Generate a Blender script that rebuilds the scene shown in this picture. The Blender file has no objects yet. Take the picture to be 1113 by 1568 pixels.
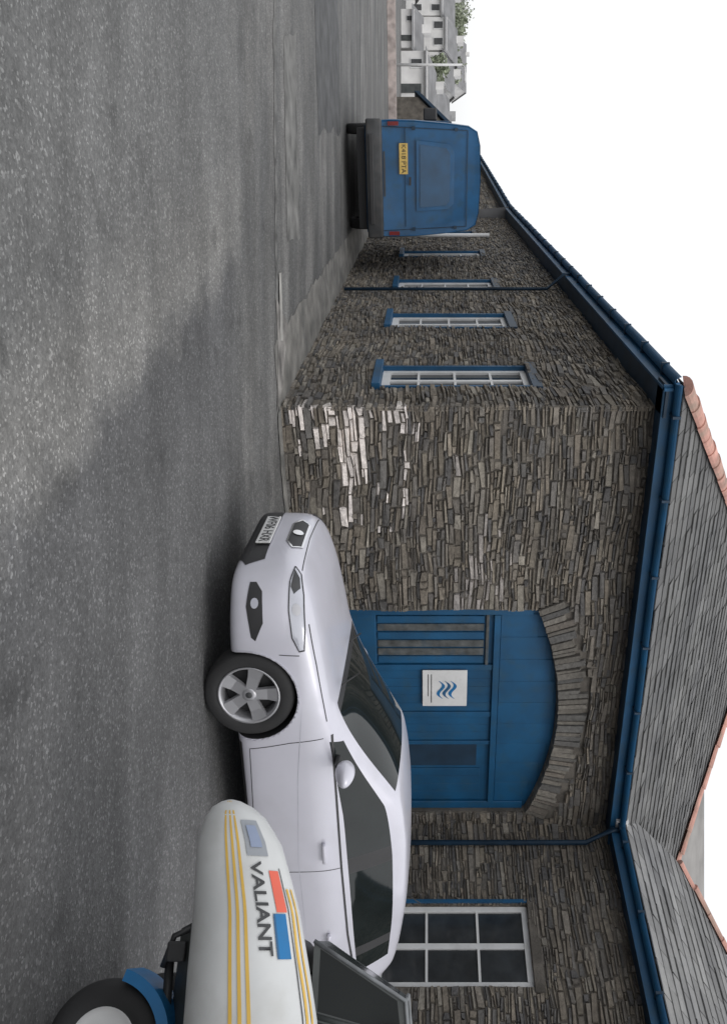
import bpy, bmesh, math, random
from mathutils import Vector, Matrix, noise as mnoise
from mathutils.bvhtree import BVHTree
random.seed(11)
R=random.uniform
sc=bpy.context.scene
sc.view_settings.view_transform='Standard'
sc.view_settings.look='None'
sc.view_settings.exposure=0

# ------------------------------------------------------------ materials
def newmat(name):
    m=bpy.data.materials.new(name); m.use_nodes=True
    nt=m.node_tree; b=nt.nodes['Principled BSDF']
    return m,nt,b
def N(nt,t,**kw):
    n=nt.nodes.new(t)
    return n
def ramp(nt,stops):
    r=nt.nodes.new('ShaderNodeValToRGB'); el=r.color_ramp.elements
    while len(el)<len(stops): el.new(0.5)
    for e,(p,c) in zip(el,stops):
        e.position=p; e.color=(c[0],c[1],c[2],1) if hasattr(c,'__len__') else (c,c,c,1)
    return r
def mat(name,col,rough=.6,metal=0,var=0.12,scale=4,bump=0,bscale=40,coat=0,spec=.5,dirt=None):
    m,nt,b=newmat(name); L=nt.links
    tc=N(nt,'ShaderNodeTexCoord')
    n=N(nt,'ShaderNodeTexNoise'); n.inputs['Scale'].default_value=scale; n.inputs['Detail'].default_value=5
    L.new(tc.outputs['Object'],n.inputs['Vector'])
    lo=[c*(1-var*2) for c in col]; hi=[min(1,c*(1+var*2)) for c in col]
    r=ramp(nt,[(.25,lo),(.75,hi)]); L.new(n.outputs['Fac'],r.inputs[0])
    out=r.outputs[0]
    if dirt:
        n3=N(nt,'ShaderNodeTexNoise'); n3.inputs['Scale'].default_value=dirt[1]; n3.inputs['Detail'].default_value=7
        L.new(tc.outputs['Object'],n3.inputs['Vector'])
        rr=ramp(nt,[(.5,0),(.7,dirt[2])]); L.new(n3.outputs['Fac'],rr.inputs[0])
        mx=nt.nodes.new('ShaderNodeMixRGB'); mx.inputs[2].default_value=(*dirt[0],1)
        L.new(rr.outputs[0],mx.inputs[0]); L.new(out,mx.inputs[1]); out=mx.outputs[0]
    L.new(out,b.inputs['Base Color'])
    b.inputs['Roughness'].default_value=rough; b.inputs['Metallic'].default_value=metal
    b.inputs['Coat Weight'].default_value=coat; b.inputs['Specular IOR Level'].default_value=spec
    if bump:
        n2=N(nt,'ShaderNodeTexNoise'); n2.inputs['Scale'].default_value=bscale; n2.inputs['Detail'].default_value=6
        L.new(tc.outputs['Object'],n2.inputs['Vector'])
        bp=N(nt,'ShaderNodeBump'); bp.inputs['Strength'].default_value=bump; bp.inputs['Distance'].default_value=.02
        L.new(n2.outputs['Fac'],bp.inputs['Height']); L.new(bp.outputs[0],b.inputs['Normal'])
    return m
def attrmat(name,rough=.9,bump=.6,bscale=30,nv=.35,stain=True):
    m,nt,b=newmat(name); L=nt.links
    a=N(nt,'ShaderNodeAttribute'); a.attribute_name='Col'
    tc=N(nt,'ShaderNodeTexCoord')
    n=N(nt,'ShaderNodeTexNoise'); n.inputs['Scale'].default_value=16; n.inputs['Detail'].default_value=9; n.inputs['Roughness'].default_value=.75
    L.new(tc.outputs['Object'],n.inputs['Vector'])
    r=ramp(nt,[(.28,1-nv),(.72,1+nv)]); L.new(n.outputs['Fac'],r.inputs[0])
    nb=N(nt,'ShaderNodeTexNoise'); nb.inputs['Scale'].default_value=1.1; nb.inputs['Detail'].default_value=6
    L.new(tc.outputs['Object'],nb.inputs['Vector'])
    r2=ramp(nt,[(.3,(.70,.69,.69)),(.7,(1.2,1.17,1.11))]); L.new(nb.outputs['Fac'],r2.inputs[0])
    mx=nt.nodes.new('ShaderNodeMixRGB'); mx.blend_type='MULTIPLY'; mx.inputs[0].default_value=1
    L.new(a.outputs['Color'],mx.inputs[1]); L.new(r.outputs[0],mx.inputs[2])
    mx2=nt.nodes.new('ShaderNodeMixRGB'); mx2.blend_type='MULTIPLY'; mx2.inputs[0].default_value=1
    L.new(mx.outputs[0],mx2.inputs[1]); L.new(r2.outputs[0],mx2.inputs[2])
    L.new(mx2.outputs[0],b.inputs['Base Color']); b.inputs['Roughness'].default_value=rough
    n2=N(nt,'ShaderNodeTexNoise'); n2.inputs['Scale'].default_value=bscale; n2.inputs['Detail'].default_value=8
    L.new(tc.outputs['Object'],n2.inputs['Vector'])
    bp=N(nt,'ShaderNodeBump'); bp.inputs['Strength'].default_value=bump; bp.inputs['Distance'].default_value=.02
    L.new(n2.outputs['Fac'],bp.inputs['Height']); L.new(bp.outputs[0],b.inputs['Normal'])
    return m
M_stone=attrmat('slate_rubble',bump=.8,nv=.42)
M_slate=attrmat('roof_slate',rough=.75,bump=.3,nv=.2)
M_mortar=mat('mortar',(.12,.108,.094),.95,bump=.6,var=.25)
M_blue=mat('blue_paint',(.003,.070,.165),.55,var=.16,scale=2,bump=.08,dirt=((.018,.065,.11),6,.5))
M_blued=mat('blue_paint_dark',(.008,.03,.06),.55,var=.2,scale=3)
M_white=mat('white_paint',(.68,.68,.68),.5,var=.05,dirt=((.45,.45,.44),8,.4))
M_glass=mat('window_glass',(.035,.04,.045),.06,var=.2,spec=.6)
M_terr=mat('terracotta_ridge',(.50,.27,.22),.85,var=.2,scale=5,bump=.3,dirt=((.3,.25,.2),3,.7))
M_slat=mat('weathered_board',(.075,.08,.08),.7,var=.3,scale=9,bump=.2,dirt=((.03,.06,.09),5,.8))
M_black=mat('black_rubber',(.022,.022,.023),.75,var=.15,bump=.1)
M_plast=mat('black_plastic',(.032,.032,.034),.5,var=.1)
M_car=mat('silver_white_paint',(.62,.615,.685),.32,metal=.15,var=.03,scale=2,coat=.5,dirt=((.5,.5,.53),3,.3))
M_cglass=mat('car_glass',(.016,.02,.02),.04,var=.1,spec=.45)
M_alloy=mat('alloy',(.42,.42,.44),.4,metal=.6,var=.05)
M_chrome=mat('chrome',(.7,.7,.72),.15,metal=1,var=.02)
M_lens=mat('lamp_lens',(.50,.51,.57),.1,metal=.1,var=.06,scale=5,coat=1)
M_dark=mat('seam_dark',(.03,.03,.032),.7,var=.05)
M_van=mat('van_blue_paint',(.004,.082,.205),.42,var=.15,scale=2,coat=.15,dirt=((.016,.065,.12),5,.6))
M_vang=mat('van_window',(.006,.06,.14),.15,var=.15,scale=3)
M_bump=mat('grey_bumper',(.05,.052,.055),.6,var=.2,dirt=((.09,.08,.075),6,.4))
M_red=mat('red_lens',(.18,.015,.015),.3,var=.15)
M_yellow=mat('number_plate_yellow',(.60,.42,.12),.5,var=.1,scale=20)
M_plate=mat('number_plate_white',(.62,.62,.62),.4,var=.03)
M_boat=mat('boat_tube_white',(.60,.61,.61),.45,var=.05,scale=4,dirt=((.48,.48,.46),7,.5))
M_stripe=mat('stripe_orange',(.66,.42,.08),.55,var=.08)
M_logor=mat('logo_red',(.72,.13,.08),.5,var=.05)
M_logob=mat('logo_blue',(.02,.10,.22),.5,var=.05)
M_grey=mat('dark_grey_gelcoat',(.05,.056,.056),.45,var=.2,coat=.1,dirt=((.08,.085,.08),5,.5))
M_tint=mat('tinted_screen',(.010,.012,.012),.08,var=.1,spec=.2)
M_galv=mat('galvanised_steel',(.22,.23,.24),.55,metal=.5,var=.15,scale=12)
M_mud=mat('mudguard_blue',(.008,.15,.37),.45,var=.08,dirt=((.03,.12,.22),6,.5))
M_ren=mat('render_white',(.68,.67,.66),.8,var=.08,scale=1)
M_ren2=mat('render_grey',(.34,.34,.34),.85,var=.15,scale=1)
M_roofd=mat('distant_roof',(.2,.2,.205),.8,var=.15,scale=1)
M_tan=mat('tan_roof',(.25,.24,.23),.85,var=.15,scale=1,bump=.3,bscale=5)
M_leaf=mat('foliage',(.24,.27,.19),.8,var=.3,scale=2)
M_bark=mat('bark',(.14,.12,.1),.9,var=.2)
M_conc=mat('concrete_apron',(.20,.193,.18),.9,var=.25,scale=3,bump=.4,dirt=((.11,.11,.105),2.5,.9))

# ------------------------------------------------------------ helpers
def link(o,parent=None):
    sc.collection.objects.link(o)
    if parent: o.parent=parent
    return o
def E(name,mx=Matrix.Identity(4)):
    e=bpy.data.objects.new(name,None); e.empty_display_size=.3; e.matrix_world=mx; return link(e)
def mesh(name,vs,fs,mats,parent=None,smooth=False,mi=None,mx=None,cols=None):
    me=bpy.data.meshes.new(name); me.from_pydata([tuple(v) for v in vs],[],fs)
    if not isinstance(mats,(list,tuple)): mats=[mats]
    for m in mats: me.materials.append(m)
    if mi: me.polygons.foreach_set('material_index',mi)
    if smooth: me.polygons.foreach_set('use_smooth',[True]*len(me.polygons))
    if cols:
        a=me.color_attributes.new('Col','FLOAT_COLOR','POINT')
        a.data.foreach_set('color',[x for c in cols for x in (c[0],c[1],c[2],1)])
    me.update()
    o=bpy.data.objects.new(name,me)
    if mx is not None: o.matrix_local=mx
    return link(o,parent)
def box(name,a,b,m,parent=None,bev=0,mx=None,taper=None,seg=2):
    bm=bmesh.new(); bmesh.ops.create_cube(bm,size=1)
    for v in bm.verts:
        t=taper if (taper and v.co.z>0) else (1,1)
        v.co=Vector(((a[0]+b[0])/2+v.co.x*t[0]*(b[0]-a[0]),(a[1]+b[1])/2+v.co.y*t[1]*(b[1]-a[1]),(a[2]+b[2])/2+v.co.z*(b[2]-a[2])))
    if bev: bmesh.ops.bevel(bm,geom=bm.edges[:],offset=bev,segments=seg,affect='EDGES',profile=.5)
    bmesh.ops.recalc_face_normals(bm,faces=bm.faces[:])
    me=bpy.data.meshes.new(name); bm.to_mesh(me); bm.free(); me.materials.append(m)
    if bev and seg>2:
        me.polygons.foreach_set('use_smooth',[True]*len(me.polygons))
    o=bpy.data.objects.new(name,me)
    if mx is not None: o.matrix_local=mx
    return link(o,parent)
def tube(name,pts,rad,m,parent=None,n=12,mx=None,cap=True,upright=False):
    pts=[Vector(p) for p in pts]; vs=[];fs=[]
    if not hasattr(rad,'__len__'): rad=[rad]*len(pts)
    for i,p in enumerate(pts):
        d=(pts[min(i+1,len(pts)-1)]-pts[max(i-1,0)]).normalized()
        if upright: d=Vector((1,0,0))
        up=Vector((0,0,1)) if abs(d.z)<.9 else Vector((1,0,0))
        a=d.cross(up).normalized(); b=a.cross(d)
        for k in range(n):
            t=2*math.pi*k/n; vs.append(p+(a*math.cos(t)+b*math.sin(t))*rad[i])
    for i in range(len(pts)-1):
        for k in range(n): fs.append((i*n+k,i*n+(k+1)%n,(i+1)*n+(k+1)%n,(i+1)*n+k))
    if cap:
        fs.append(tuple(range(n))[::-1]); fs.append(tuple((len(pts)-1)*n+k for k in range(n)))
    return mesh(name,vs,fs,m,parent,smooth=True,mx=mx)
def lathe(name,prof,m,parent=None,n=48,mx=None):
    vs=[];fs=[]
    for r,y in prof:
        for k in range(n):
            t=2*math.pi*k/n; vs.append((r*math.cos(t),y,r*math.sin(t)))
    for i in range(len(prof)-1):
        for k in range(n): fs.append((i*n+k,(i+1)*n+k,(i+1)*n+(k+1)%n,i*n+(k+1)%n))
    return mesh(name,vs,fs,m,parent,smooth=True,mx=mx)
def frame(o,d,n):
    return Matrix(((d[0],n[0],0,o[0]),(d[1],n[1],0,o[1]),(0,0,1,o[2]),(0,0,0,1)))

def stone_wall(name,mx,x0,x1,z0,z1,blocked,parent,paint=None,hr=(.035,.085),lr=(.07,.36),seed=0):
    vs=[];fs=[];mi=[];cols=[]
    pal=[(.20,.183,.162),(.165,.155,.143),(.13,.127,.125),(.225,.2,.17),(.175,.155,.132),(.255,.238,.21),(.11,.108,.11),(.2,.18,.152),(.155,.143,.13),(.145,.138,.133),(.185,.165,.14)]
    def W(x,y,z):
        f=min(1,max(0,(z-z0)/.25),max(0,(z1-z)/.25))
        dz=.065*mnoise.noise(Vector((x*.7,z*1.1,seed)))+.028*mnoise.noise(Vector((x*3.1,z*3,seed+5)))
        dy=.03*mnoise.noise(Vector((x*1.2,z*1.2,seed+9)))
        return (x,y+dy,z+dz*f)
    z=z0
    def stone(xa,xb,za,zb,l,h):
        pr=R(.0,.034)
        j=lambda s=.009:R(-s,s)
        b=R(.006,.018); b=min(b,(zb-za)*.32,(xb-xa)*.3)
        i=len(vs); jz=min(.012,(zb-za)*.24)
        co=[(xa+j(),.03,za+j(jz)),(xb+j(),.03,za+j(jz)),(xb+j(),.03,zb+j(jz)),(xa+j(),.03,zb+j(jz)),
             (xa+b+j(),-pr+j(),za+b*.7+j(jz)),(xb-b+j(),-pr+j(),za+b*.7+j(jz)),(xb-b+j(),-pr+j(),zb-b*.7+j(jz)),(xa+b+j(),-pr+j(),zb-b*.7+j(jz))]
        vs.extend(W(*c) for c in co)
        fs.extend([(i+4,i+5,i+6,i+7),(i,i+1,i+5,i+4),(i+1,i+2,i+6,i+5),(i+2,i+3,i+7,i+6),(i+3,i,i+4,i+7)]); mi.extend([0]*5)
        c=random.choice(pal); k=R(.78,1.2); c=tuple(q*k for q in c)
        if paint:
            pc=paint((xa+xb)/2,(za+zb)/2)
            if pc: c=pc
        cols.extend([c]*8)
    while z<z1-.01:
        h=R(*hr)
        if z+h>z1-.03: h=z1-z
        free=[(x0,x1)]
        for (a,b) in blocked(z,z+h):
            nf=[]
            for (p,q) in free:
                if b<=p or a>=q: nf.append((p,q)); continue
                if a>p: nf.append((p,a))
                if b<q: nf.append((b,q))
            free=nf
        for (p,q) in free:
            k=max(1,int((q-p)/.5))
            for s in range(k):
                i=len(vs); xa=p+(q-p)*s/k; xb=p+(q-p)*(s+1)/k
                vs+=[W(xa,.010,z),W(xb,.010,z),W(xb,.010,z+h),W(xa,.010,z+h)]; fs.append((i,i+1,i+2,i+3)); mi.append(1); cols+=[(.1,.1,.1)]*4
            x=p
            while x<q-.01:
                l=R(*lr)*(0.6+h*7)
                if q-x-l<.07: l=q-x
                g=R(.002,.006)
                xa,xb,za,zb=x+g,x+l-g,z+g*.8,z+h-g*.8
                if xb-xa>.02:
                    if h>.058 and R(0,1)<.45 and l>.12:
                        zm=za+(zb-za)*R(.35,.65); xm=xa+(xb-xa)*R(.3,.7)
                        stone(xa,xm,za,zm-.002,l,h)
                        stone(xa,xb,zm+.002,zb,l,h)
                        stone(xm+.004,xb,za,zm-.002,l,h)
                    else: stone(xa,xb,za,zb,l,h)
                x+=l
        z+=h
    return mesh(name,vs,fs,[M_stone,M_mortar],parent,mi=mi,mx=mx,cols=cols)

def slates(name,O,e,up,lenup,afn,bfn,parent,g=.22,w=.27,tone=1.0):
    O=Vector(O);e=Vector(e);up=Vector(up); nrm=e.cross(up).normalized()
    if nrm.z<0: nrm=-nrm
    vs=[];fs=[];cols=[]
    t=0;k=0
    while t<lenup:
        a=min(afn(t),afn(t+g));b=max(bfn(t),bfn(t+g)); x=a-(w/2 if k%2 else 0)
        row=R(.88,1.12)
        while x<b:
            xe=x+w*R(.94,1.06)
            t2=min(t+g+.03,lenup+.03)
            def cl(xx,tt): return max(afn(tt),min(bfn(tt),xx))
            p=[(cl(x+.004,t),t),(cl(xe-.004,t),t),(cl(xe-.004,t2),t2),(cl(x+.004,t2),t2)]
            if p[1][0]-p[0][0]>.01 or p[2][0]-p[3][0]>.01:
                i=len(vs); lf=R(.014,.028); dt=R(-.010,.010)
                P=[O+e*q[0]+up*(q[1]+(dt if n<2 else 0)) for n,q in enumerate(p)]
                vs+=[P[0]+nrm*lf,P[1]+nrm*(lf+R(-.003,.003)),P[2]+nrm*.004,P[3]+nrm*.004,P[0]+nrm*(lf-.014),P[1]+nrm*(lf-.014)]
                fs+=[(i,i+1,i+2,i+3),(i+4,i+5,i+1,i)]
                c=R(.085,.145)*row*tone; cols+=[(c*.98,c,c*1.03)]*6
            x=xe
        t+=g;k+=1
    K=12
    for s in range(K):
        i=len(vs); t0=lenup*s/K; T=lenup*(s+1)/K
        vs+=[O+e*afn(t0)+up*t0-nrm*.01,O+e*bfn(t0)+up*t0-nrm*.01,O+e*bfn(T)+up*T-nrm*.01,O+e*afn(T)+up*T-nrm*.01]; cols+=[(.05,.05,.05)]*4
        fs.append((i,i+1,i+2,i+3))
    return mesh(name,vs,fs,M_slate,parent,cols=cols)

def ridge(name,p,q,parent,r=.12,L=.42,col=M_terr):
    p=Vector(p);q=Vector(q); D=(q-p); n=int(D.length/L); d=D.normalized()
    vs=[];fs=[];
    side=d.cross(Vector((0,0,1))).normalized(); upv=side.cross(d)
    for i in range(n):
        a=p+d*(i*L)+upv*R(-.01,.01)+side*R(-.01,.01); rr=r*R(.95,1.05)
        for (s,rk) in ((0,rr*1.06),(L*1.04,rr*.94)):
            for k in range(9):
                t=math.pi*k/8
                vs.append(a+d*s+side*math.cos(t)*rk+upv*(math.sin(t)*rk*.8-.02))
        b=len(vs)-18
        for k in range(8): fs.append((b+k,b+k+1,b+9+k+1,b+9+k))
        fs.append(tuple(b+k for k in range(9)))
    return mesh(name,vs,fs,col,parent)

# ------------------------------------------------------------ main building
C=Vector((-1.13,9.1,0)); d=Vector((.906,.4228,0)); n=Vector((-.4228,.906,0))
B=E('stone_building')
FM=frame(C,d,n)
DL,DR,SP,AP=2.57,5.83,2.93,3.27
CX=(DL+DR)/2; RA=4.08; CZ=AP-RA; RO=RA+.40; TA=math.tan(math.asin(1.63/RA))
def fblock(za,zb):
    z=(za+zb)/2
    if z<SP: return [(DL,DR)]
    if z<CZ+RO*math.cos(math.atan(TA)): h=(z-CZ)*TA; return [(CX-h,CX+h)]
    if z<CZ+RO: h=math.sqrt(RO*RO-(z-CZ)**2); return [(CX-h,CX+h)]
    return []
blobs=[(0,.18,.06,.22,.85),(.0,.32,.44,.64,.8),(.05,.95,.66,.80,.92),(.15,.80,.58,.90,.7),(.0,.24,.85,1.0,.75),(-.02,.26,1.05,1.32,.9),(.1,.38,1.38,1.5,.6),(0,.6,.1,.5,.16),(.2,1.3,1.3,1.36,.45),(.1,1.2,1.9,1.98,.3),(.5,1.6,.3,1.4,.08),(1.9,2.5,1.85,2.5,.5),(1.2,2.0,2.1,2.6,.2)]
def paint(x,z):
    for (a,b,c,e,p) in blobs:
        if a<=x<=b and c<=z<=e and R(0,1)<p:
            k=R(.62,.85) if z<1.6 else R(.26,.38)
            return (k,k*.94,k*.92)
    return None
stone_wall('front_wall',FM,-.02,7.2,-.02,4.42,fblock,B,paint)
vs=[];fs=[];cols=[];mi=[]
NV=42; half=math.atan(TA)
an=[0]
for i in range(NV): an.append(an[-1]+R(.6,1.4))
an=[-half+2*half*a/an[-1] for a in an]
for i in range(NV):
    a0=an[i]+.0010; a1=an[i+1]-.0010; r1=RO-R(0,.12) ; pr=R(.0,.03)
    k=len(vs)
    def pt(a,r,y): return (CX+r*math.sin(a),y,CZ+r*math.cos(a))
    vs+=[pt(a0,RA,.15),pt(a1,RA,.15),pt(a1,r1,.03),pt(a0,r1,.03),pt(a0+.001,RA+R(0,.015),-pr),pt(a1-.001,RA+R(0,.015),-pr+R(-.008,.008)),pt(a1-.0015,r1-R(.004,.03),-pr),pt(a0+.0015,r1-R(.004,.03),-pr+R(-.008,.008))]
    fs+=[(k+4,k+5,k+6,k+7),(k,k+1,k+5,k+4),(k+1,k+2,k+6,k+5),(k+2,k+3,k+7,k+6),(k+3,k,k+4,k+7)]
    c=random.choice([(.15,.142,.13),(.125,.122,.118),(.185,.175,.16),(.14,.132,.12),(.11,.11,.11),(.165,.15,.135)]); q=R(.85,1.1); cols+=[tuple(x*q for x in c)]*8; mi+=[0]*5
for i in range(NV):
    a0=an[i]; a1=an[i+1]; k=len(vs)
    vs+=[pt(a0,RA+.01,.02),pt(a1,RA+.01,.02),pt(a1,RO+.10,.034),pt(a0,RO+.10,.034)]; fs.append((k,k+1,k+2,k+3)); cols+=[(.1,.1,.1)]*4; mi.append(1)
mesh('arch_voussoirs',vs,fs,[M_stone,M_mortar],B,mi=mi,mx=FM,cols=cols)
box('door_reveal_left',(DL-.2,.035,-.02),(DL,.3,SP+.02),M_mortar,B,mx=FM)
box('door_reveal_right',(DR,.035,-.02),(DR+.2,.3,SP+.02),M_mortar,B,mx=FM)
def archz(x): return CZ+math.sqrt(RA*RA-(x-CX)**2)
K=32; vs=[];fs=[]
for i in range(K+1):
    x=DL+(DR-DL)*i/K
    vs+=[(x,.14,0),(x,.14,archz(x)+.02)]
for i in range(K): fs.append((2*i,2*i+2,2*i+3,2*i+1))
mesh('door_backing',vs,fs,M_blue,B,mx=FM)
def plank(x0,x1,z0,z1,y,m,nm='door_board',bev=.006): return box(nm,(x0,y,z0),(x1,.139,z1),m,B,bev=bev,mx=FM,seg=1)
plank(DL+.003,DL+.12,0,2.9,.09,M_blue,'door_jamb')
plank(DR-.12,DR-.003,0,2.9,.09,M_blue,'door_jamb')
plank(DL+.12,DR-.12,2.42,2.5,.08,M_blue,'door_transom')
plank(3.44,3.52,0,2.42,.1,M_blue,'door_stile')
plank(4.18,4.26,0,2.42,.1,M_blue,'door_stile')
plank(4.66,4.72,0,2.42,.1,M_blue,'door_stile')
plank(2.69,3.44,0,.95,.11,M_blue,'door_lower_panel')
for k in range(6):
    x=2.72+k*.12
    plank(x,x+.10,.97,2.3,.120 if k%2 else .115,M_slat if k in(1,3,4) else M_blue,'weathered_slat')
plank(2.69,3.44,2.32,2.36,.1,M_slat,'weathered_rail')
for k in range(5):
    x=3.53+k*.13; plank(x,x+.128,.02,2.41,.122+R(-.001,.001),M_blue,bev=.003)
for k in range(3):
    x=4.27+k*.13; plank(x,x+.128,.02,2.41,.126,M_blue,bev=.003)
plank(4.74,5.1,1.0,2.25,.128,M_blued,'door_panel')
for k in range(7):
    x=4.74+k*.135; plank(x,x+.133,.02,.95 if k<3 else 2.3 ,.125 if k%2 else .124,M_blue,bev=.003)
for k in range(9):
    x=DL+.13+k*.337; plank(x,x+.335,2.51,min(archz(x),archz(x+.332))-.01,.127,M_blue,bev=.003)
box('door_sign',(3.50,.07,1.53),(4.06,.085,2.10),M_white,B,bev=.004,mx=FM,seg=1)
for k in range(3):
    vs=[];fs=[]
    for i in range(21):
        t=i/20; x=3.66+.28*t; z=1.74+k*.075+.045*math.sin(t*2*math.pi)+.05*t; th=.022*math.sin(math.pi*min(1,max(0.03,t)))+.003
        vs+=[(x,.066,z-th),(x,.066,z+th)]
    for i in range(20): fs.append((2*i,2*i+2,2*i+3,2*i+1))
    mesh('sign_wave',vs,fs,M_mud if k!=1 else M_logob,B,mx=FM)
for k,(a,b) in enumerate([(3.56,3.9),(3.56,4.0)]): box('sign_lettering',(a,.066,1.60+.04*k),(b,.069,1.610+.04*k),M_bump,B,mx=FM)

def window(mx,x0,x1,z0,z1,cols_=2,rows=3,par=B,blue=True):
    box('window_reveal_l',(x0-.12,.035,z0-.05),(x0,.2,z1),M_mortar,par,mx=mx)
    box('window_reveal_r',(x1,.035,z0-.05),(x1+.12,.2,z1),M_mortar,par,mx=mx)
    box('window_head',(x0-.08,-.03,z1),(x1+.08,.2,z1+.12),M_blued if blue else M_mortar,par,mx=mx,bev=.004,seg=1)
    box('window_sill',(x0-.08,-.07,z0-.10),(x1+.08,.2,z0),M_blue if blue else M_white,par,mx=mx,bev=.006,seg=1)
    if blue:
        box('surround_l',(x0,-.005,z0),(x0+.05,.1,z1),M_blue,par,mx=mx)
        box('surround_r',(x1-.05,-.005,z0),(x1,.1,z1),M_blue,par,mx=mx)
        x0+=.05;x1-=.05
    y0,y1=.05,.10
    box('frame_l',(x0,y0,z0),(x0+.07,y1,z1),M_white,par,mx=mx,bev=.004,seg=1)
    box('frame_r',(x1-.07,y0,z0),(x1,y1,z1),M_white,par,mx=mx,bev=.004,seg=1)
    box('frame_t',(x0+.07,y0,z1-.07),(x1-.07,y1,z1),M_white,par,mx=mx)
    box('frame_b',(x0+.07,y0,z0),(x1-.07,y1,z0+.1),M_white,par,mx=mx)
    for i in range(1,cols_):
        x=x0+(x1-x0)*i/cols_; box('mullion',(x-.035,y0+.01,z0+.1),(x+.035,y1-.005,z1-.07),M_white,par,mx=mx)
    for i in range(1,rows):
        z=z0+(z1-z0)*i/rows; box('glazing_bar',(x0+.07,y0+.014,z-.015),(x1-.07,y1-.01,z+.015),M_white,par,mx=mx)
    box('glass',(x0+.03,.086,z0+.03),(x1-.03,.089,z1-.03),M_glass,par,mx=mx)
LL=19.5
LO=C+n*LL
LM=frame(LO,-n,d)
wins=[(.80,1.72),(3.9,4.9),(7.15,8.1),(11.2,12.1),(15,16)]
def lblock(za,zb):
    z=(za+zb)/2
    if 1.04<z<2.82: return [(LL-b,LL-a) for a,b in wins]
    return []
stone_wall('side_wall',LM,0,LL+.02,-.02,4.42,lblock,B,lambda x,z: ((.6,.57,.55) if (x>LL-.15 and .05<z<1.4 and R(0,1)<.3) else None),seed=30)
for a,b in wins: window(LM,LL-b,LL-a,1.04,2.82,2,4)
BW=12
mesh('rear_walls',[C+d*BW,C+d*BW+n*LL,C+n*LL,C+d*7.2]+[p+Vector((0,0,4.42)) for p in (C+d*BW,C+d*BW+n*LL,C+n*LL,C+d*7.2)],[(0,1,5,4),(1,2,6,5),(3,0,4,7)],M_mortar,B)
ZE=4.46;PT=.66;nf=math.sqrt(1+PT*PT); oh=.35
ze=ZE-PT*oh
T=(6+oh)*nf
slates('roof_front',C+n*(-oh)+Vector((0,0,ze)),d,(n+Vector((0,0,PT)))/nf,T,lambda t:-oh+t/nf,lambda t:BW+oh-t/nf,B)
slates('roof_side',C+d*(-oh)+Vector((0,0,ze)),n,(d+Vector((0,0,PT)))/nf,T,lambda t:-oh+t/nf,lambda t:LL,B,g=.25,w=.4)
slates('roof_far_side',C+d*(BW+oh)+Vector((0,0,ze)),n,(-d+Vector((0,0,PT)))/nf,T,lambda t:-oh+t/nf,lambda t:LL,B,g=.25,w=.4)
mesh('gable_back',[C+n*LL+Vector((0,0,4.4)),C+n*LL+d*12+Vector((0,0,4.4)),C+n*LL+d*6+Vector((0,0,ZE+6*PT-.03))],[(0,1,2)],M_mortar,B)
c0=C-d*oh-n*oh+Vector((0,0,ze+.03)); apx=C+d*6+n*6+Vector((0,0,ZE+6*PT+.03))
ridge('hip_tiles',c0,apx,B); ridge('hip_tiles_right',C+d*(12+oh)-n*oh+Vector((0,0,ze+.03)),apx,B,r=.13)
ridge('ridge_tiles',apx,C+d*6+n*LL+Vector((0,0,ZE+6*PT+.03)),B)
def eave(mx,x0,x1,par=B,z=ze):
    box('fascia',(x0,-oh+.03,z-.19),(x1,-oh+.06,z-.005),M_blue,par,mx=mx)
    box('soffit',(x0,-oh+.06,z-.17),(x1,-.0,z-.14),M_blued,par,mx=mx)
    vs=[];fs=[];k=10
    xs=[x0-.03]
    while xs[-1]<x1-.6: xs.append(xs[-1]+.5)
    xs.append(x1)
    m=2*(k+1)
    for x in xs:
        w1=.012*mnoise.noise(Vector((x*.8,1,z)))
        for i in range(k+1):
            t=math.pi+math.pi*i/k
            vs.append((x,-oh-.035+math.cos(t)*.062,z-.03+w1+math.sin(t)*.062))
        for i in range(k+1):
            t=2*math.pi-math.pi*i/k
            vs.append((x,-oh-.035+math.cos(t)*.054,z-.03+w1+math.sin(t)*.054))
    for r_ in range(len(xs)-1):
        for i in range(m): fs.append((r_*m+i,r_*m+(i+1)%m,(r_+1)*m+(i+1)%m,(r_+1)*m+i))
    fs.append(tuple(range(m)));fs.append(tuple((len(xs)-1)*m+i for i in range(m)))
    mesh('gutter',vs,fs,M_blue,par,mx=mx)
    x=x0+.3
    while x<x1:
        box('gutter_bracket',(x,-oh-.105,z-.10),(x+.03,-oh+.03,z-.015),M_blued,par,mx=mx); x+=.95
eave(FM,-oh,7.0); eave(LM,0,LL+oh)
tube('side_downpipe',[Vector((LL-6.6,-oh,ze-.09)),Vector((LL-6.6,-oh,ze-.2)),Vector((LL-6.6,-.09,ze-.5)),Vector((LL-6.6,-.09,.1))],.03,M_blued,B,mx=LM)
tube('rear_downpipe',[Vector((LL-14.2,-.11,3.2)),Vector((LL-14.2,-.11,.1))],.05,M_white,B,mx=LM)
W0=Vector((4.29,11.7,0)); wd=Vector((.556,-.831,0)); wn=Vector((.831,.556,0)); WM=frame(W0,wd,wn)
wk=2.68
wa,wb=.468*wk,.845*wk
stone_wall('wing_wall',WM,-.3,8,-.02,4.42,lambda a,b:[(wa,wb)] if .95<(a+b)/2<2.85 else [],B,seed=60)
window(WM,wa,wb,.95,2.85,2,3,blue=False)
box('window_blue_board',(wa-.05,-.035,.86),(wa-.01,-.006,2.85),M_blue,B,mx=WM)
eave(WM,.35,8)
box('wing_endcap',(.30,-oh-.1,ze-.12),(.36,-oh+.1,ze+.04),M_white,B,mx=WM)
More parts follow.
